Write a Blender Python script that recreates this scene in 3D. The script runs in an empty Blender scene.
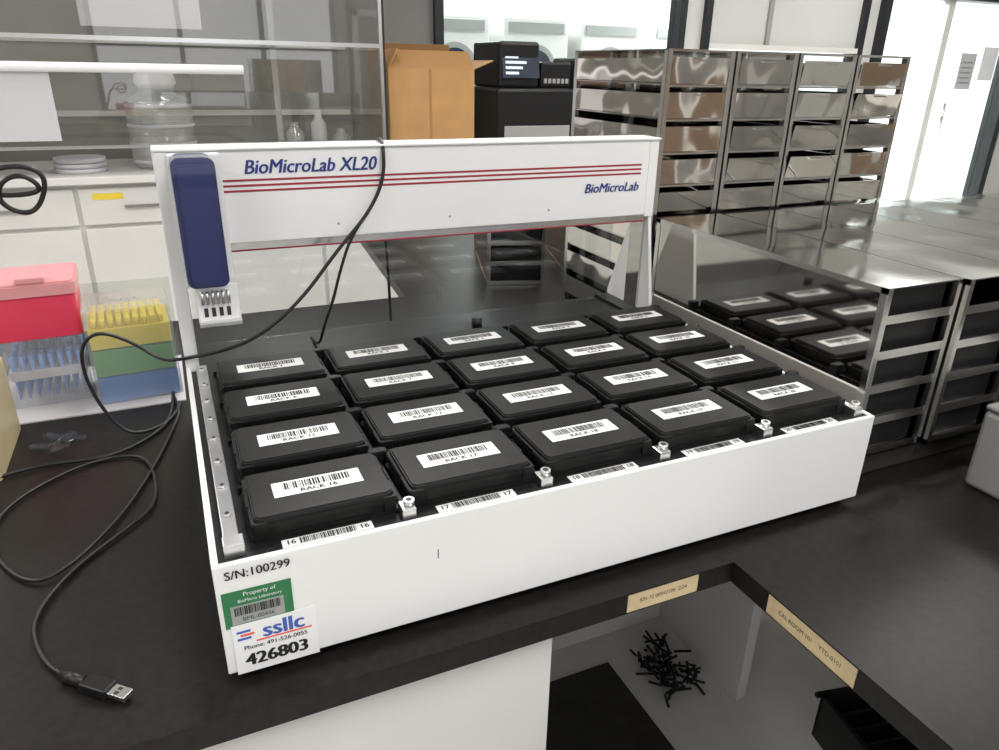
import bpy, bmesh, math, random
from mathutils import Matrix, Vector
random.seed(7)
S=bpy.context.scene
S.view_settings.view_transform='Standard'
# ---------------------------------------------------------------- materials
def M(name,col,rough=.5,metal=0,alpha=1,noise=0,nscale=20,trans=0,ior=1.45,bump=0,emit=0,coat=0,stretch=None,spec=.5,bscale=None):
    m=bpy.data.materials.new(name);m.use_nodes=True
    nt=m.node_tree;b=nt.nodes['Principled BSDF']
    c=(*col,1)
    b.inputs['Base Color'].default_value=c
    b.inputs['Roughness'].default_value=rough
    b.inputs['Metallic'].default_value=metal
    b.inputs['Alpha'].default_value=alpha
    b.inputs['Transmission Weight'].default_value=trans
    b.inputs['IOR'].default_value=ior
    b.inputs['Specular IOR Level'].default_value=spec
    b.inputs['Coat Weight'].default_value=coat
    if emit:
        b.inputs['Emission Color'].default_value=c;b.inputs['Emission Strength'].default_value=emit
    if noise or bump:
        tc=nt.nodes.new('ShaderNodeTexCoord');mp=nt.nodes.new('ShaderNodeMapping')
        n=nt.nodes.new('ShaderNodeTexNoise');n.inputs['Scale'].default_value=nscale;n.inputs['Detail'].default_value=5 if not bscale else 1
        if stretch:mp.inputs['Scale'].default_value=stretch
        nt.links.new(tc.outputs['Object'],mp.inputs['Vector']);nt.links.new(mp.outputs['Vector'],n.inputs['Vector'])
        if noise:
            r=nt.nodes.new('ShaderNodeValToRGB')
            r.color_ramp.elements[0].position=.3;r.color_ramp.elements[1].position=.7
            r.color_ramp.elements[0].color=(*[max(0,x*(1-noise)) for x in col],1)
            r.color_ramp.elements[1].color=(*[min(1,x*(1+noise)) for x in col],1)
            nt.links.new(n.outputs['Fac'],r.inputs['Fac']);nt.links.new(r.outputs['Color'],b.inputs['Base Color'])
        if bump:
            bu=nt.nodes.new('ShaderNodeBump');bu.inputs['Strength'].default_value=bump;bu.inputs['Distance'].default_value=bscale or .002
            nt.links.new(n.outputs['Fac'],bu.inputs['Height']);nt.links.new(bu.outputs['Normal'],b.inputs['Normal'])
    return m
def G(name,tint,refl=.05,rough=.02,body=0,bodycol=(.8,.8,.8)):
    # thin clear sheet: transparent + angle dependent gloss (same from both sides)
    m=bpy.data.materials.new(name);m.use_nodes=True;nt=m.node_tree;nt.nodes.clear()
    out=nt.nodes.new('ShaderNodeOutputMaterial');tr=nt.nodes.new('ShaderNodeBsdfTransparent');tr.inputs[0].default_value=(*tint,1)
    gl=nt.nodes.new('ShaderNodeBsdfGlossy');gl.inputs['Color'].default_value=(1,1,1,1);gl.inputs['Roughness'].default_value=rough
    fr=nt.nodes.new('ShaderNodeLayerWeight');fr.inputs[0].default_value=.5
    pw=nt.nodes.new('ShaderNodeMath');pw.operation='POWER';pw.inputs[1].default_value=4.5
    ml=nt.nodes.new('ShaderNodeMath');ml.operation='MULTIPLY_ADD';ml.inputs[1].default_value=.8;ml.inputs[2].default_value=refl;ml.use_clamp=True
    nt.links.new(fr.outputs['Facing'],pw.inputs[0]);nt.links.new(pw.outputs[0],ml.inputs[0])
    last=tr.outputs[0]
    if body:
        df=nt.nodes.new('ShaderNodeBsdfDiffuse');df.inputs[0].default_value=(*bodycol,1)
        m0=nt.nodes.new('ShaderNodeMixShader');m0.inputs[0].default_value=body
        nt.links.new(last,m0.inputs[1]);nt.links.new(df.outputs[0],m0.inputs[2]);last=m0.outputs[0]
    mx=nt.nodes.new('ShaderNodeMixShader');nt.links.new(ml.outputs[0],mx.inputs[0]);nt.links.new(last,mx.inputs[1]);nt.links.new(gl.outputs[0],mx.inputs[2])
    nt.links.new(mx.outputs[0],out.inputs[0]);return m
WHITE=M('white_powdercoat',(.80,.80,.795),.35,noise=.02,nscale=6)
WHITE2=M('white_laminate',(.66,.65,.63),.45,noise=.03,nscale=4)
BLACKT=M('black_tray',(.012,.012,.013),.33,noise=.3,nscale=30,spec=.35)
RACKB=M('rack_black_plastic',(.007,.007,.007),.42,noise=.15,nscale=60,bump=.05,spec=.33)
RACKL=M('rack_lid_plastic',(.009,.009,.009),.38,noise=.2,nscale=80,bump=.06,spec=.32)
LABEL=M('label_paper',(.84,.84,.84),.5)
INK=M('ink_black',(.01,.01,.01),.6)
ALU=M('aluminium',(.70,.70,.70),.28,metal=1,noise=.05,nscale=50)
STEEL=M('stainless_mirror',(.66,.64,.61),.055,metal=1,noise=.06,nscale=3)
STEELB=M('stainless_panel',(.80,.775,.735),.06,metal=1,bump=.6,nscale=9,bscale=.008)
STEELT=M('stainless_top',(.78,.77,.75),.09,metal=1,bump=.6,nscale=5,bscale=.009)
STEELF=M('stainless_trim',(.72,.71,.69),.2,metal=1,noise=.1,nscale=12)
DARKIN=M('dark_interior',(.03,.03,.03),.4)
BLUE=M('blue_gloss_cover',(.007,.015,.10),.25,coat=.5)
NAVY=M('navy_ink',(.018,.03,.20),.5)
RED=M('red_stripe',(.32,.02,.045),.5)
BENCH=M('black_epoxy_bench',(.012,.010,.009),.36,noise=.35,nscale=90,bump=.03,spec=.28)
FLOOR=M('vinyl_floor',(.72,.70,.67),.4,noise=.10,nscale=5)
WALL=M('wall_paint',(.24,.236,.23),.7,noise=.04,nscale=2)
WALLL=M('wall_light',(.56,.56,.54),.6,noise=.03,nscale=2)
WALLF=M('wall_far_white',(.85,.88,.88),.6)
WOOD=M('brown_reflected_panel',(.16,.11,.075),.5,noise=.2,nscale=8)  # brown for the added, unseen panels that tint the steel reflections
CEIL=M('ceiling_tile',(.75,.75,.73),.8)
GLASS=G('clear_glass',(.95,.97,.97),.03)
ACRYL=G('clear_acrylic',(.90,.92,.92),.05)
SASH=G('sash_glass',(.93,.93,.92),.06,.02,.03,(.7,.7,.68))
FRAME=M('black_frame',(.015,.017,.02),.4)
CARD=M('cardboard',(.44,.245,.10),.8,noise=.08,nscale=8)
CARDD=M('cardboard_inside',(.33,.18,.07),.85)
BLACKP=M('black_plastic',(.010,.010,.011),.35,spec=.35)
CABLE=M('black_cable',(.010,.010,.010),.4)
PINK=M('pink_plastic',(.78,.05,.11),.3,alpha=.92)
PINKT=M('pink_lid',(.80,.36,.38),.25,alpha=.9)
CLEARP=G('clear_plastic',(.95,.95,.96),.07,.10,.22,(.80,.80,.80))
CLEARG=G('carboy_glass',(.93,.94,.93),.12,.05,.24,(.85,.86,.84))
YEL=M('yellow_tips',(.80,.66,.05),.35)
GRN=M('green_tips',(.10,.36,.12),.35)
BLU=M('blue_tips',(.01,.17,.50),.35)
LBLUE=M('lightblue_tips',(.14,.32,.70),.35)
TAPE=M('masking_tape',(.54,.43,.26),.7,noise=.1,nscale=40)
YTAPE=M('yellow_tape',(.80,.60,.05),.6)
GREEN=M('green_sticker',(.02,.17,.06),.35)
SILV=M('silver_sticker',(.35,.37,.36),.35,metal=.3)
BEIGE=M('beige_plastic',(.50,.42,.25),.4)
GREY=M('grey_plastic',(.30,.30,.29),.4)
ORANGE=M('orange_ink',(.75,.12,.08),.5)
BLUEI=M('blue_ink',(.05,.12,.45),.5)
PAPER=M('paper',(.80,.80,.82),.7)
PAPERD=M('paper_tinted',(.55,.54,.57),.7)
TILED=M('rubber_mat',(.028,.026,.025),.6,noise=.2,nscale=30)
SCREEN=M('screen',(.02,.03,.05),.2)
PIXW=M('screen_text',(.5,.6,.7),.4,emit=.6)
HOODIN=M('hood_liner',(.20,.19,.175),.55,noise=.08,nscale=3)
CHROME=M('connector_metal',(.75,.75,.75),.2,metal=1)
TUBE=M('lamp_tube',(.9,1,1),.4,emit=2.2)
# ---------------------------------------------------------------- builder
class B:
    def __init__(s):s.bm=bmesh.new();s.mats=[]
    def mi(s,m):
        if m not in s.mats:s.mats.append(m)
        return s.mats.index(m)
    def add(s,t,m,mat=None,smooth=False):
        i=s.mi(m)
        if mat is not None:bmesh.ops.transform(t,matrix=mat,verts=t.verts)
        for f in t.faces:
            f.material_index=i
            if smooth:f.smooth=True
        me=bpy.data.meshes.new('t');t.to_mesh(me);t.free();s.bm.from_mesh(me);bpy.data.meshes.remove(me)
    def box(s,x0,x1,y0,y1,z0,z1,m,bev=0,seg=2,mat=None):
        t=bmesh.new();bmesh.ops.create_cube(t,size=1)
        for v in t.verts:v.co=Vector(((x0+x1)/2+v.co.x*(x1-x0),(y0+y1)/2+v.co.y*(y1-y0),(z0+z1)/2+v.co.z*(z1-z0)))
        if bev:bmesh.ops.bevel(t,geom=t.edges[:],offset=bev,segments=seg,affect='EDGES',profile=.5)
        s.add(t,m,mat)
    def cyl(s,p0,p1,r,m,seg=16,r2=None,mat=None):
        p0=Vector(p0);p1=Vector(p1);d=p1-p0
        t=bmesh.new();bmesh.ops.create_cone(t,cap_ends=True,segments=seg,radius1=r,radius2=r if r2 is None else r2,depth=d.length)
        q=d.to_track_quat('Z','Y').to_matrix().to_4x4();q.translation=(p0+p1)/2
        bmesh.ops.transform(t,matrix=q,verts=t.verts)
        for f in t.faces:
            if len(f.verts)==4:f.smooth=True
        s.add(t,m,mat)
    def prism(s,pts,z0,z1,m,mat=None,bev=0,top=None):
        t=bmesh.new();n=len(pts);tp=top or pts
        a=[t.verts.new((x,y,z0)) for x,y in pts];b=[t.verts.new((x,y,z1)) for x,y in tp]
        t.faces.new(a[::-1]);tf=t.faces.new(b)
        for i in range(n):t.faces.new((a[i],a[(i+1)%n],b[(i+1)%n],b[i]))
        if bev:bmesh.ops.bevel(t,geom=list(tf.edges),offset=bev,segments=2,affect='EDGES')
        bmesh.ops.recalc_face_normals(t,faces=t.faces)
        s.add(t,m,mat)
    def rr(s,x0,x1,y0,y1,r,z0,z1,m,bev=0,mat=None,shr=0,n=4):
        def pts(k):
            o=[]
            for cx,cy,a in((x1-r,y1-r,0),(x0+r,y1-r,90),(x0+r,y0+r,180),(x1-r,y0+r,270)):
                for i in range(n+1):
                    an=math.radians(a+90*i/n);o.append((cx+r*math.cos(an)*(1)-k*(1 if cx>(x0+x1)/2 else -1),cy+r*math.sin(an)-k*(1 if cy>(y0+y1)/2 else -1)))
            return o
        s.prism(pts(0),z0,z1,m,mat,bev,pts(shr))
    def text(s,txt,size,m,mat,align='CENTER',bold=0,shear=0,sx=1):
        c=bpy.data.curves.new('t','FONT');c.body=txt;c.size=size;c.align_x=align;c.align_y='CENTER';c.shear=shear;c.resolution_u=3
        o=bpy.data.objects.new('t',c);S.collection.objects.link(o)
        me=o.to_mesh()
        for dx in ((0,) if not bold else (-bold,0,bold)):
            t=bmesh.new();t.from_mesh(me)
            s.add(t,m,mat@T(dx,abs(dx)*.4,dx*.05)@Matrix.Diagonal((sx,1,1,1)))
        o.to_mesh_clear()
        bpy.data.objects.remove(o);bpy.data.curves.remove(c)
    def barcode(s,w,h,m,mat,z=.0003,seed=0):
        rd=random.Random(seed);x=-w/2
        while x<w/2:
            bw=w*rd.choice([.008,.012,.02,.03])
            s.box(x,min(x+bw,w/2),-h/2,h/2,0,z,m,mat=mat);x+=bw+w*rd.choice([.008,.012,.018])
    def done(s,name,parent=None,loc=None,rot=None):
        me=bpy.data.meshes.new(name);s.bm.to_mesh(me);s.bm.free()
        for m in s.mats:me.materials.append(m)
        o=bpy.data.objects.new(name,me);S.collection.objects.link(o)
        if parent:o.parent=parent
        if loc:o.location=loc
        if rot:o.rotation_euler=rot
        return o
def empty(name,loc=(0,0,0)):
    e=bpy.data.objects.new(name,None);e.location=loc;S.collection.objects.link(e);return e
def T(x,y,z):return Matrix.Translation((x,y,z))
def FR(x,y,z):
    return Matrix.Translation((x,y,z))@Matrix.Rotation(math.pi/2,4,'X')
def curve(name,pts,r,m,parent=None):
    c=bpy.data.curves.new(name,'CURVE');c.dimensions='3D';c.bevel_depth=r;c.bevel_resolution=3;c.resolution_u=8
    sp=c.splines.new('NURBS');sp.points.add(len(pts)-1);sp.order_u=3;sp.use_endpoint_u=True
    for p,q in zip(sp.points,pts):p.co=(*q,1)
    c.materials.append(m)
    o=bpy.data.objects.new(name,c);S.collection.objects.link(o)
    if parent:o.parent=parent
    return o
# ================================================================= room
ZF=-.97
b=B();b.box(-4,10,-3,9,ZF-.05,ZF,FLOOR);b.done('floor')
b=B();b.box(-4,10,-3,9,1.95,2.0,CEIL);b.done('ceiling')
b=B();b.box(-4.1,-4,-3,9,ZF,1.95,WALLL);b.done('wall_left')
b=B();b.box(10,10.1,-3,9,ZF,1.95,WALLL);b.done('wall_right')
b=B()
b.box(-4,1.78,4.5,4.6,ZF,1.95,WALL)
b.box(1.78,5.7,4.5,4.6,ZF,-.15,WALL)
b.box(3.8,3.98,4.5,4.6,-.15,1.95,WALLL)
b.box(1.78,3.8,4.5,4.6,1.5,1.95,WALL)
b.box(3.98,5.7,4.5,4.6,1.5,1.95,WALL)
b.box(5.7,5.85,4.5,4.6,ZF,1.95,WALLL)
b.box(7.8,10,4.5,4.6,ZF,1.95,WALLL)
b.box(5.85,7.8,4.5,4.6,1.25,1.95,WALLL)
b.done('wall_back')
b=B()
b.box(-4,-.6,-3.1,-3,ZF,1.95,WALLL);b.box(-.6,2.4,-3.1,-3,ZF,-.1,WALLL);b.box(-.6,2.4,-3.1,-3,1.5,1.95,WALLL);b.box(2.4,10,-3.1,-3,ZF,1.95,WALL)
b.box(2.7,3.7,-3,-2.95,ZF,1.15,WOOD);b.box(2.62,2.7,-3,-2.93,ZF,1.23,WHITE2);b.box(3.7,3.78,-3,-2.93,ZF,1.23,WHITE2);b.box(2.62,3.78,-3,-2.93,1.15,1.23,WHITE2)  # added brown panel with pale trim, seen only as a tan reflection
b.done('unseen_reflected_wall')  # unseen wall added behind the camera so the steel reflects darker tones
b=B()
for x in(-.6,.4,1.4,2.34):b.box(x,x+.06,-3.06,-2.98,-.1,1.5,FRAME)
b.box(-.6,2.4,-3.06,-2.98,-.1,-.04,FRAME);b.box(-.6,2.4,-3.06,-2.98,.7,.74,FRAME)
b.done('unseen_light_window')  # made-up opening behind the camera: lets world light in, bright in reflections
b=B()
for k in range(3):b.box(4.2+k*.8,4.97+k*.8,-2.99,-2.5,ZF+.001,.9,WOOD if k==1 else GREY,bev=.01)
b.done('unseen_reflected_blocks')  # unseen dark blocks added behind the camera for contrast in the steel
b=B()
for x in(1.78,3.74):b.box(x,x+.06,4.46,4.6,-.15,1.5,FRAME)
b.box(1.84,3.74,4.46,4.6,-.15,-.09,FRAME);b.box(1.84,3.74,4.46,4.6,1.44,1.5,FRAME)
b.box(1.84,3.74,4.54,4.548,-.09,1.44,GLASS)
b.done('window_1')
b=B()
for x in(3.98,5.64):b.box(x,x+.06,4.46,4.6,-.15,1.5,FRAME)
b.box(4.04,5.64,4.46,4.6,.70,.74,WHITE2);b.box(4.04,5.64,4.5,4.56,.74,1.5,WALLL);b.box(4.62,4.66,4.48,4.5,.74,1.5,GREY)
b.box(4.04,5.64,4.54,4.548,-.15,.7,GLASS)
b.done('window_2')
b=B()
b.box(5.85,5.93,4.44,4.6,ZF,1.25,FRAME);b.box(7.72,7.8,4.44,4.6,ZF,1.25,FRAME);b.box(5.93,7.72,4.44,4.6,1.17,1.25,FRAME)
b.box(6.72,6.80,4.5,4.56,ZF,1.17,WHITE2)
b.box(5.93,7.72,4.545,4.55,ZF,1.17,GLASS)
b.box(7.08,7.30,4.525,4.53,.42,.74,PAPERD);b.box(7.38,7.60,4.525,4.53,.50,.80,PAPER)
for k in range(5):b.box(7.11,7.26,4.522,4.525,.47+k*.045,.485+k*.045,GREY)
b.cyl((6.86,4.42,.02),(6.86,4.42,.30),.015,CHROME)
b.done('door_1')
b=B();b.box(-4,10,8.9,9,ZF,1.95,WALLF);b.done('wall_far_room')
b=B();b.box(8.0,8.3,5.9,6.1,ZF,1.6,WALLF);b.box(8.02,8.24,5.86,5.9,-.6,1.45,TUBE);b.done('light_column')
# ================================================================= bench
e=empty('lab_bench')
b=B()
pts=[(-2,-.035),(.562,-.035),(.562,-1.8),(2.3,-1.8),(2.3,2.0),(.60,2.0),(.52,1.13),(-2,1.13)]
b.prism(pts,-.030,0,BENCH,bev=.002)
b.done('worktop',e)
b=B()
b.box(-1.6,.335,-.012,.55,ZF+.08,-.031,WHITE2,bev=.002)
b.box(-1.55,.32,.03,.5,ZF,ZF+.08,BLACKP)
for x in(-.62,-.14):b.box(x,x+.004,-.0135,-.011,ZF+.09,-.04,DARKIN)
b.done('base_cabinet',e)
b=B()
b.box(.335,1.17,.80,.82,ZF,-.031,WHITE2)
b.box(1.17,1.20,.46,.82,ZF,-.031,WHITE2,bev=.002)
b.box(2.2,2.28,-1.7,1.9,ZF,-.031,WHITE2)
b.box(-1.9,-1.84,1.0,1.1,ZF,-.031,STEELF)
b.done('support_panels',e)
b=B()
b.box(.414,.510,-.0362,-.0352,-.027,-.002,TAPE)
b.text('S/N 72 00042106  2/24',.0075,INK,FR(.462,-.0364,-.0145),sx=.92)
b.done('tape_label_a',e)
b=B()
R=Matrix.Translation((.5615,-.155,-.0145))@Matrix.Rotation(-math.pi/2,4,'Z')@Matrix.Rotation(math.pi/2,4,'X')
b.box(-.060,.060,-.0125,.0125,0,.001,TAPE,mat=R)
b.text('CAL ROOM 101    YTD-0101',.0078,INK,R@T(0,0,.0012),sx=.9)
b.done('tape_label_b',e)
# ================================================================= device
dev=empty('benchtop_tube_handler')
W=.796;HT=.1316;D=.60
b=B()
b.box(0,W,0,.006,.012,HT,WHITE,bev=.0012)
b.box(0,.006,.006,D,.012,HT,WHITE)
b.box(W-.006,W,.006,D,.012,HT,WHITE)
b.box(.006,W-.006,D-.006,D,.012,.125,WHITE)
b.box(.006,W-.006,.006,D-.006,.012,.02,DARKIN)
for x in(.05,W-.05):
    for y in(.06,D-.06):b.cyl((x,y,0),(x,y,.012),.018,BLACKP)
b.box(.205,.2058,-.0003,0,.083,.094,INK)
b.done('base_housing',dev)
b=B()
b.box(.006,W-.006,.006,D,.112,.126,BLACKT)
b.box(.006,W-.006,.006,.028,.126,.1295,BLACKT)
b.cyl((.452,.50,.126),(.452,.50,.150),.009,BLACKP,20)
PX,X0,PY,Y0=.149,.1064,.1098,.0717
b.box(.013,.027,.02,.475,.126,.137,ALU,bev=.001)
for j in range(9):
    y=Y0-PY/2+j*PY/2
    if j==0:y+=.008
    b.cyl((.020,y,.137),(.020,y,.1395),.0045,ALU,16)
    b.cyl((.020,y,.1395),(.020,y,.1397),.0022,DARKIN,10)
b.box(.012,.030,.012,.028,.129,.143,ALU,bev=.001)
for i in range(1,6):
    x=X0-PX/2+i*PX
    b.box(x-.007,x+.007,.010,.028,.129,.1405,ALU,bev=.001)
    b.cyl((x+.002,.019,.1405),(x+.002,.019,.146),.0055,ALU,20)
    b.cyl((x+.002,.019,.146),(x+.002,.019,.1463),.003,DARKIN,12)
    b.box(x-.002,x+.002,.028,.47,.126,.133,BLACKT)
    for j in range(1,5):
        y=Y0-PY/2+j*PY
        b.rr(x-.010,x+.010,y-.006,y+.006,.005,.126,.146,BLACKP,bev=.001)
for j in range(1,5):
    y=Y0-PY/2+j*PY
    b.box(.034,W-.03,y-.002,y+.002,.126,.133,BLACKT)
for i in range(5):
    x=X0+i*PX-.003
    b.box(x-.042,x+.042,.0085,.021,.1295,.1300,LABEL)
    b.barcode(.052,.009,INK,T(x,.0148,.130),seed=i)
    b.text(str(16+i),.0095,INK,T(x-.034,.0148,.1303),bold=.0002);b.text(str(16+i),.0095,INK,T(x+.034,.0148,.1303),bold=.0002)
b.done('rack_deck',dev)
b=B()
GY=.485;GB=.535
b.box(.006,.756,GY,GB,.3035,.4268,WHITE,bev=.0015)
b.box(.0,.775,GY-.004,GB+.004,.4268,.4300,WHITE,bev=.001)
b.box(.0,.018,GY-.002,GB+.03,.012,.4275,WHITE,bev=.002)
b.box(.756,.774,GY,GB,.30,.4268,WHITE,bev=.001)
b.prism([(GY+.004,.30),(GB,.30),(.60,.14),(.60,.126),(.462,.126),(.462,.15)],0,.006,WHITE,mat=Matrix.Translation((.768,0,0))@Matrix(((0,0,1,0),(1,0,0,0),(0,1,0,0),(0,0,0,1))))
b.box(.764,.768,GY+.012,GB,.1265,.30,STEEL)
b.box(.740,.790,GY-.02,.60,.126,.132,BLACKT,bev=.001)
b.box(.02,.764,.590,.593,.1265,.30,ACRYL)
b.box(.01,.768,GB-.01,GB,.285,.3035,STEELF)
for i,z in enumerate((.3875,.3805,.3735)):
    b.box(.078,.742,GY-.0006,GY,z-.0014,z+.0014,RED)
b.text('BioMicroLab XL20',.026,NAVY,FR(.108,GY-.0012,.4035),align='LEFT',bold=.0006,shear=.25,sx=.91)
b.text('BioMicroLab',.021,NAVY,FR(.738,GY-.0012,.352),align='RIGHT',bold=.0005,shear=.25,sx=.97)
for x in(.23,.40,.57):b.cyl((x,GY-.0008,.322),(x,GY,.322),.0018,GREY,10)
b.cyl((.075,GY-.001,.2935),(.755,GY-.001,.2935),.0012,RED,8)
b.done('gantry_beam',dev)
b=B()
b.box(.016,.080,GY-.012,GY,.25,.425,WHITE,bev=.003)
b.rr(.019,.070,0,.163,.010,0,.060,BLUE,bev=.006,mat=Matrix.Translation((0,GY-.008,.262))@Matrix.Rotation(math.pi/2,4,'X'))
b.box(.026,.080,GY-.045,GY,.206,.261,WHITE,bev=.002)
for i in range(6):b.cyl((.034+i*.0065,GY-.049,.236),(.034+i*.0065,GY-.049,.254),.0022,ALU,10)
for i in range(4):b.box(.034+i*.0095,.039+i*.0095,GY-.0465,GY-.044,.218,.230,DARKIN)
b.box(.026,.080,GY-.055,GY-.045,.206,.212,ALU,bev=.001)
b.done('pick_head',dev)
b=B()
b.text('S/N:100299',.0125,INK,FR(.037,-.0012,.1205),bold=.0002,sx=.95)
b.box(.004,.064,-.0008,-.0002,.064,.103,GREEN)
b.box(.010,.056,-.0011,-.0008,.067,.087,SILV)
b.barcode(.040,.009,INK,FR(.033,-.0011,.081),seed=9)
b.text('Property of',.006,PAPER,FR(.036,-.0012,.0985));b.text('BioMicro Laboratory',.0045,PAPER,FR(.036,-.0012,.0918));b.text('BML-00436',.006,INK,FR(.033,-.0013,.0715))
b.box(.008,.083,-.0012,-.0005,.010,.066,LABEL)
b.text('ssllc',.023,BLUEI,FR(.053,-.0016,.053),bold=.0008)
b.text('Phone: 491-526-0055',.0066,INK,FR(.045,-.0016,.0385),bold=.0001)
b.text('426803',.019,INK,FR(.045,-.0016,.0235),bold=.0009)
for k,(x0,x1,z) in enumerate(((.012,.024,.058),(.015,.027,.054),(.012,.024,.050))):
    b.box(x0,x1,-.0017,-.0012,z-.0014,z+.0008,(BLUEI,ORANGE,BLUEI)[k],mat=None)
b.box(.028,.078,-.0017,-.0012,.0435,.0450,ORANGE)
b.done('asset_stickers',dev)
# ================================================================= racks
def rack(num):
    b=B()
    b.rr(-.0695,.0695,-.0465,.0465,.004,0,.007,RACKB,bev=.0008)
    b.rr(-.0665,.0665,-.0435,.0435,.005,.007,.018,RACKB)
    b.rr(-.0685,.0685,-.0455,.0455,.006,.0165,.0215,RACKB,bev=.0008)
    b.rr(-.0660,.0660,-.0430,.0430,.007,.0215,.026,RACKL,bev=.0014,shr=.0012)
    for sx in(-1,1):
        for sy in(-1,1):b.box(sx*.060-.006,sx*.060+.006,sy*.0447-.0012,sy*.0447+.0012,.006,.0225,RACKB,bev=.0005)
        b.box(sx*.0680-.001,sx*.0680+.001,-.012,.012,.006,.0225,RACKB,bev=.0005)
    b.box(-.043,.043,-.0125,.0145,.0258,.0263,LABEL)
    b.barcode(.066,.0125,INK,T(0,.005,.0262),seed=num*3+1)
    b.text('RACK %d'%num,.0092,INK,T(0,-.0073,.0266),bold=.0003)
    return b
for j in range(4):
    for i in range(5):
        num=16-5*j+i
        rack(num).done('tube_rack',None,(X0+i*PX,Y0+j*PY,.1262),(0,0,random.uniform(-.008,.008)))
# ================================================================= freezer racks
cnt=[0]
def frack(w,d,h,n,boxes=(),slatside=False):
    b=B();t=.0018;cnt[0]+=1
    b.box(0,w,0,d,h-t,h,STEELT);b.box(0,w,0,d,0,t,STEEL)
    if slatside:
        p=h/n
        for k in range(n):
            for x in(0,w-t):b.box(x,x+t,.012,d-.012,k*p+.003,k*p+p*.74,STEELB)
        for x in(0,w-.009):
            for y in(0,d-.012):b.box(x,x+.009,y,y+.012,0,h,STEELF)
    else:
        b.box(0,t,0,d,t,h-t,STEEL);b.box(w-t,w,0,d,t,h-t,STEEL)
        for y in(0,d-.010):b.box(-.0012,0,y,y+.010,0,h,STEELF)
        b.box(-.0012,0,0,d,h-.008,h,STEELF);b.box(-.0012,0,0,d,0,.008,STEELF)
    b.box(t,w-t,d-t,d,t,h-t,STEEL)
    p=h/n;rd=random.Random(cnt[0])
    for k in range(n):
        if k:b.box(t,w-t,.002,d-t,k*p,k*p+t,STEEL)
        if slatside:
            R=T(0,.001,k*p+.002)@Matrix.Rotation(rd.uniform(-.05,.25),4,'X')@Matrix.Rotation(rd.uniform(-.012,.012),4,'Z')
            b.box(.010,w-.010,0,.0016,0,p*.74,STEELB,mat=R)
            b.box(w/2-.014,w/2+.014,-.005,0,p*.64,p*.68,STEELF,mat=R)
            b.box(.010,w-.010,.002,.014,k*p+p*.93,k*p+p*.99,STEELF)
        else:
            b.box(t,w-t,0,.0016,k*p,k*p+.012,STEELF)
        if k in boxes:
            b.box(.008,w-.008,.014,d-.05,k*p+.003,k*p+p*.86,BLACKP,bev=.002)
    for x in(0,w-.008):b.box(x,x+.008,-.001,.0015,0,h,STEELF)
    return b
b=B();b.box(.835,1.83,.05,.50,.0005,.0395,TILED,bev=.004);b.done('foam_pad')
for i in range(7):
    frack(.138,.49,.246,5,boxes=(0,1,2,3,4) if i%2==0 else (0,1,2,3)).done('freezer_rack',None,(.82+i*.143,.040-.008*(i%2),0.040))
for i in range(4):
    frack(.143,.32,.567,10,boxes=(),slatside=True).done('freezer_tower_rack',None,(.82+i*.1475,.548,.0005))
frack(.15,.4,.32,6,boxes=(0,1,2,3,4)).done('cryobox_rack',None,(.75,1.15,.0005),(0,0,-.3))
frack(.14,.4,.32,6,boxes=(0,1,2,3,4)).done('cryobox_rack',None,(.99,1.15,.0005),(0,0,-.3))
# ================================================================= far bench
e=empty('storage_counter')
b=B();b.box(-3.5,4.2,3.6,4.44,-.035,0,WHITE2,bev=.003);b.done('countertop',e)
b=B()
b.box(-3.45,4.15,3.66,4.42,ZF+.1,-.035,WHITE2)
b.box(-3.45,4.15,3.72,4.42,ZF,ZF+.1,BLACKP)
x=-3.4
while x<4.0:
    b.box(x,x+.58,3.64,3.66,-.24,-.06,WHITE2,bev=.004);b.box(x,x+.58,3.64,3.66,ZF+.12,-.26,WHITE2,bev=.004)
    b.box(x+.2,x+.38,3.625,3.635,-.16,-.145,STEELF)
    x+=.60
b.box(-.34,-.20,3.637,3.6395,-.115,-.085,YTAPE)
b.done('drawer_units',e)
e=empty('fume_hood')
b=B()
HX=1.20
b.box(-2.2,HX,4.38,4.44,0.0005,1.6,HOODIN);b.box(-2.2,HX,3.7,4.38,1.5,1.6,WALL)
b.box(-2.2,HX-.05,4.34,4.38,.24,.27,WALLL);b.box(-2.2,HX-.05,4.36,4.38,.62,.64,WALLL)
b.box(.60,.62,3.70,4.37,.0005,1.45,ACRYL);b.box(.60,.63,3.69,3.70,.0005,1.45,GREY)
b.box(HX-.03,HX-.02,3.66,4.38,0.0005,1.6,ACRYL)
b.box(HX-.03,HX-.012,3.64,3.66,0.0005,1.6,ALU);b.box(HX-.012,HX,3.64,3.66,0.0005,1.6,FRAME)
b.box(-2.2,HX-.03,3.64,3.66,.62,.64,ALU);b.cyl((-2.2,3.63,.50),(.45,3.63,.50),.022,PAPER)
b.box(-2.2,HX-.03,3.64,3.66,.13,.145,ALU)
b.done('hood_frame',e)
b=B();b.box(-2.2,HX-.03,3.65,3.656,.145,1.5,SASH);b.box(-1.0,-.42,3.642,3.648,.17,.52,PAPERD);b.box(-.25,.28,3.66,3.664,.68,.95,PAPERD);b.done('sash',e)
def lathe(b,prof,m,cx,cy,cz,seg=28):
    t=bmesh.new();rings=[]
    for r,z in prof:
        rings.append([t.verts.new((cx+max(r,.0005)*math.cos(2*math.pi*i/seg),cy+max(r,.0005)*math.sin(2*math.pi*i/seg),cz+z)) for i in range(seg)])
    for a,c in zip(rings,rings[1:]):
        for i in range(seg):t.faces.new((a[i],a[(i+1)%seg],c[(i+1)%seg],c[i])).smooth=True
    bmesh.ops.recalc_face_normals(t,faces=t.faces);b.add(t,m)
b=B()
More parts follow.
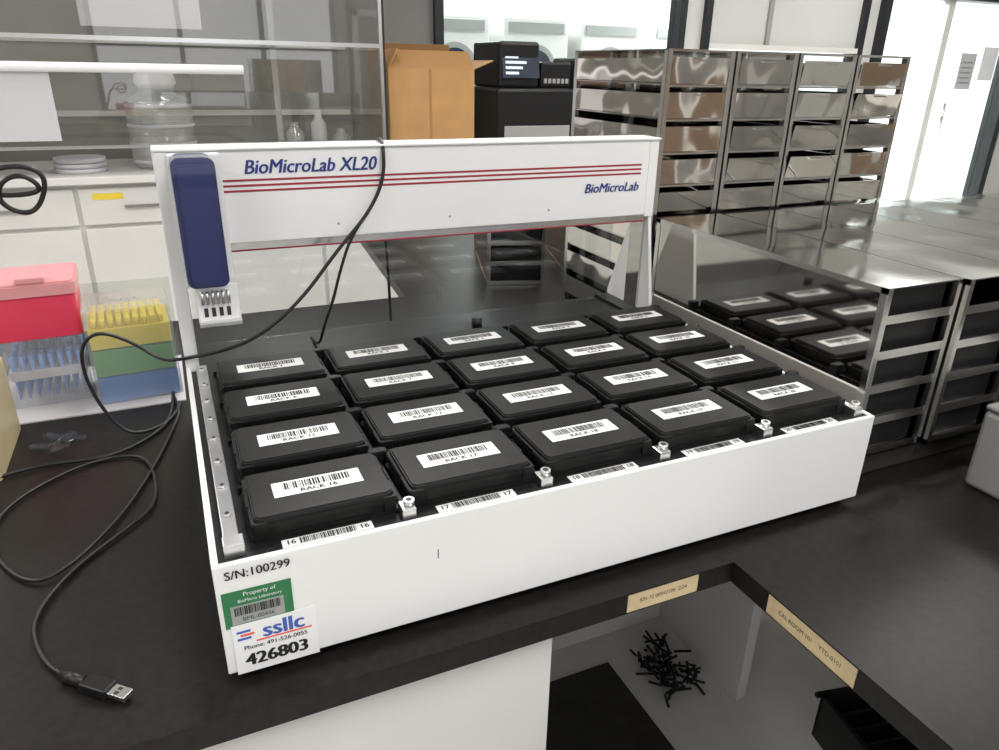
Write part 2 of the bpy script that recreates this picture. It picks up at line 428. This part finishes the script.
prof=[(.0,.0),(.15,.0),(.165,.02),(.165,.32),(.155,.35),(.09,.38),(.08,.41)]
lathe(b,prof,CLEARG,0,0,0);lathe(b,[(0,.40),(.085,.40),(.105,.43),(.090,.49),(0,.51)],PAPER,0,0,0);lathe(b,[(0,.005),(.15,.01),(.15,.22),(0,.22)],CLEARG,0,0,0)
for z in(.03,.12,.21,.31):lathe(b,[(.166,z),(.170,z+.008),(.166,z+.016)],PAPERD,0,0,0)
b.done('glass_carboy',None,(.02,3.42,.0005)) if False else b.done('glass_carboy',None,(.03,3.95,.0005))
b=B()
for (x,h,r,m) in((0,.22,.05,CLEARG),(.14,.28,.045,PAPERD),(.27,.18,.055,GREY)):
    lathe(b,[(0,0),(r,0),(r,h*.75),(r*.45,h*.88),(r*.45,h),(0,h)],m,x,0,0,20)
b.done('reagent_bottles',None,(.74,4.0,.0005))
b=B()
for k in range(3):b.cyl((0,0,k*.025),(0,0,k*.025+.022),.12,PAPERD,28)
b.done('petri_dish_stack',None,(-.38,3.85,.0005))
b=B();t=.006;w,d,h=.52,.45,.52
b.box(0,w,0,t,0,h,CARD);b.box(0,w,d-t,d,0,h,CARD);b.box(0,t,t,d-t,0,h,CARD);b.box(w-t,w,t,d-t,0,h,CARD);b.box(t,w-t,t,d-t,0,t,CARDD)
b.box(0,w,0,t,0,.14,CARDD,mat=T(0,0,h)@Matrix.Rotation(-.8,4,'X'))
b.box(0,t,0,d,0,.12,CARD,mat=T(0,0,h)@Matrix.Rotation(.5,4,'Y'))
b.box(-t,0,0,d,0,.13,CARD,mat=T(w,0,h)@Matrix.Rotation(1.2,4,'Y'))
b.box(0,w,0,t,0,.14,CARDD,mat=T(0,d-t,h)@Matrix.Rotation(.2,4,'X'))
b.box(w*.46,w*.49,-.001,0,0,h,CARDD)
b.done('cardboard_box',None,(1.23,3.7,.0005))
def printer(w,d,h):
    b=B()
    b.box(0,w,0,d,0,h*.62,BLACKP,bev=.02);b.box(.02,w*.55,.03,d,h*.62,h,BLACKP,bev=.02)
    b.box(.05,w*.95,-.006,.004,h*.12,h*.3,GREY,bev=.004)
    b.box(w*.58,w*.98,.04,d*.8,h*.62,h*.84,BLACKP,bev=.015)
    R=T(.04,.02,h*.70)@Matrix.Rotation(math.radians(80),4,'X')
    b.box(0,w*.46,0,h*.26,0,.01,SCREEN,mat=R)
    for k in range(5):b.box(.02,w*(.2+.05*(k%3)),.02+k*.03,.035+k*.03,.0102,.011,PIXW,mat=R)
    for k in range(6):b.box(w*.62+k*.03,w*.62+k*.03+.02,.035,.04,h*.66,h*.7,GREY)
    return b
printer(.53,.45,.68).done('label_printer',None,(1.90,3.7,.0005))
printer(.42,.4,.60).done('label_printer',None,(2.46,3.72,.0005))
def washer():
    b=B();b.box(0,.7,0,.6,0,.95,WHITE2,bev=.01)
    b.cyl((.35,-.01,.5),(.35,0,.5),.22,GREY,32);b.cyl((.35,-.015,.5),(.35,-.01,.5),.17,SCREEN,32);b.box(.05,.65,-.01,0,.82,.91,GREY)
    return b
for i in range(4):
    washer().done('washing_machine',None,(2.3+i*.85,6.4,ZF+1.0))
b=B();b.box(2.1,6.0,6.3,7.1,ZF,ZF+1.0,WHITE2);b.done('equipment_plinth')
# ================================================================= tips
b=B()
b.rr(-.12,.0,0,.12,.008,.0,.115,CLEARP);b.rr(-.115,-.005,.006,.114,.006,.045,.060,PAPERD)
for i in range(8):
    for j in range(6):
        b.cyl((-.107+i*.0135,.014+j*.018,.01),(-.107+i*.0135,.014+j*.018,.085),.0015,LBLUE,8,r2=.0045)
b.rr(-.122,.002,-.002,.122,.008,.115,.185,PINK);b.rr(-.126,.006,-.006,.126,.010,.185,.206,PINKT,bev=.003)
b.box(-.075,-.035,-.006,.02,.206,.216,PINKT,bev=.002)
b.done('pipette_tip_box',None,(-.150,.74,.0035),(0,0,.05))
b=B()
b.rr(0,.13,0,.12,.006,0,.160,CLEARP,bev=.003);b.rr(.004,.126,.004,.116,.005,.001,.045,BLU);b.rr(.004,.126,.004,.116,.005,.048,.092,GRN);b.rr(.004,.126,.004,.116,.005,.095,.128,YEL)
for i in range(9):
    for j in range(8):b.cyl((.014+i*.0125,.014+j*.0125,.128),(.014+i*.0125,.014+j*.0125,.142),.0045,YEL,8)
b.text('TIPS',.024,GREY,T(.065,.06,.1605)@Matrix.Rotation(math.pi,4,'Z'),bold=.001)
b.done('pipette_tip_box',None,(-.142,.70,.0035),(0,0,.06))
b=B();b.box(-.40,-.01,.675,.90,.0005,.003,PAPERD);b.box(-.40,-.01,.897,.90,.003,.16,ACRYL);b.done('acrylic_tray')
# ================================================================= side items
b=B();b.box(.985,1.25,-.30,-.02,.0005,.115,GREY,bev=.006);b.box(.985,1.25,-.30,-.02,.117,.124,GREY,bev=.003);b.box(.99,1.245,-.295,-.025,.110,.119,DARKIN);b.done('instrument_case')
b=B();b.rr(-.44,-.25,.49,.67,.01,.0005,.125,BEIGE,bev=.006);b.box(-.42,-.27,.488,.49,.03,.09,GREY);b.done('power_supply_box')
# cables
e=empty('usb_cable')
Z=.004
curve('cord',[(-.118,.045,.006),(-.144,.068,Z),(-.167,.111,Z),(-.178,.167,Z),(-.145,.242,Z),(-.090,.303,Z),(-.058,.345,Z),(-.061,.44,Z),(-.080,.50,Z),(-.150,.50,Z),(-.235,.42,Z),(-.245,.33,Z),(-.192,.225,Z),(-.150,.235,.007),(-.100,.33,Z),(-.06,.45,Z),(-.03,.58,Z),(-.02,.64,Z),(-.03,.70,.006)],.0024,CABLE,e)
b=B()
R=Matrix.Translation((-.118,.045,.007))@Matrix.Rotation(math.atan2(-.049,.055),4,'Z')
b.cyl((-.032,0,0),(-.004,0,0),.0055,CABLE,16,mat=R)
b.box(-.004,.026,-.008,.008,-.005,.005,BLACKP,bev=.0015,mat=R);b.box(.026,.045,-.006,.006,-.0025,.0025,CHROME,bev=.0004,mat=R)
b.box(.032,.036,-.004,-.001,.0025,.0028,DARKIN,mat=R);b.box(.032,.036,.001,.004,.0025,.0028,DARKIN,mat=R)
b.done('plug',e)
curve('signal_cable',[(.36,.70,.004),(.35,.66,.20),(.32,.600,.42),(.305,.53,.434),(.299,.478,.434),(.297,.474,.382),(.270,.472,.335),(.225,.47,.290),(.164,.465,.219),(.10,.463,.172),(.05,.465,.158),(.0,.475,.150),(-.03,.53,.13),(-.070,.58,.150),(-.113,.58,.172),(-.139,.58,.145),(-.136,.58,.081),(-.11,.57,.02),(-.08,.56,Z),(-.03,.60,Z),(-.02,.66,Z)],.0026,CABLE)
curve('signal_cable',[(.270,.470,.338),(.245,.471,.31),(.222,.47,.25),(.212,.47,.215),(.196,.475,.175),(.19,.50,.13),(.19,.56,.129)],.0022,CABLE)
curve('power_cord',[(-.34,.49,.06),(-.30,.44,.01),(-.259,.50,Z),(-.20,.515,Z),(-.12,.50,Z),(-.06,.55,Z),(-.03,.62,Z),(-.025,.8,Z)],.0026,CABLE)
curve('coiled_cable',[(-.36,.66,.127),(-.32,.80,.25),(-.27,.88,.35),(-.235,.90,.368),(-.19,.90,.366),(-.172,.90,.345),(-.19,.90,.300),(-.216,.90,.287),(-.25,.90,.31),(-.24,.90,.345),(-.205,.905,.355),(-.178,.905,.325),(-.23,.905,.318),(-.30,.90,.33),(-.34,.82,.2),(-.37,.64,.127)],.0042,CABLE)
b=B()
rd=random.Random(5)
for k in range(7):
    x,y=-.215+rd.random()*.05,.55+rd.random()*.05
    b.box(-.014,.014,-.006,.006,0,.004,ACRYL,bev=.001,mat=T(x,y,.0015+.001*k)@Matrix.Rotation(rd.random()*3,4,'Z'))
b.done('cable_clip_pile')
b=B();b.box(.30,.93,-.1,.70,ZF+.0005,ZF+.006,TILED);b.done('floor_mat')
b=B()
rd=random.Random(3)
for k in range(80):
    x,y=1.0+rd.random()*.12,.53+rd.random()*.17;a=rd.random()*6.28;l=.04+rd.random()*.06
    b.cyl((x,y,ZF+.005+rd.random()*.02),(x+l*math.cos(a)*.5,y+l*math.sin(a)*.5,ZF+.005+rd.random()*.04),.0035,BLACKP,6)
b.done('cable_tie_pile')
b=B()
b.box(0,.34,0,.26,0,.01,BLACKP)
for a in((0,.34,0,.012),(0,.34,.248,.26),(0,.012,0,.26),(.328,.34,0,.26)):b.box(*a,.01,.13,BLACKP)
for k in range(1,6):b.box(.012,.328,k*.043-.003,k*.043+.003,.01,.11,BLACKP)
b.box(-.01,.35,-.01,.0,.12,.13,BLACKP);b.box(-.01,.35,.26,.27,.12,.13,BLACKP)
b.done('plastic_crate',None,(1.22,.05,ZF+.0005),(0,0,-.2))
# ================================================================= lights
def area(name,loc,sx,sy,e,col=(1,.975,.94),rot=(0,0,0)):
    l=bpy.data.lights.new(name,'AREA');l.shape='RECTANGLE';l.size=sx;l.size_y=sy;l.energy=e;l.color=col
    o=bpy.data.objects.new(name,l);o.location=loc;o.rotation_euler=rot;S.collection.objects.link(o)
for i,x in enumerate((-1.8,.6,3.0,5.4)):
    for y in(-1.2,1.4,3.2):area('ceiling_light',(x,y,1.93),.6,1.2,{-1.2:33,1.4:36,3.2:20}[y])
for x in(2.5,5.5,8):area('ceiling_light',(x,6.3,1.93),1.2,1.2,60 if x<5 else 260,(.93,1,1))
w=bpy.data.worlds.new('w');S.world=w;w.use_nodes=True
w.node_tree.nodes['Background'].inputs[0].default_value=(.94,.96,1,1);w.node_tree.nodes['Background'].inputs[1].default_value=1.9
# ================================================================= camera
C=Vector((.0132,-.5616,.532));psi,th,ro=.4263,.4006,.0192
f=Vector((math.sin(psi)*math.cos(th),math.cos(psi)*math.cos(th),-math.sin(th)))
r=Vector((math.cos(psi),-math.sin(psi),0));u=r.cross(f)
r2=r*math.cos(ro)+u*math.sin(ro);u2=-r*math.sin(ro)+u*math.cos(ro)
cd=bpy.data.cameras.new('camera');cam=bpy.data.objects.new('camera',cd);S.collection.objects.link(cam)
mw=Matrix((r2,u2,-f)).transposed().to_4x4();mw.translation=C;cam.matrix_world=mw
FP=.9666*750
cd.sensor_width=36;cd.lens=36*FP/999;cd.clip_start=.02
S.camera=cam
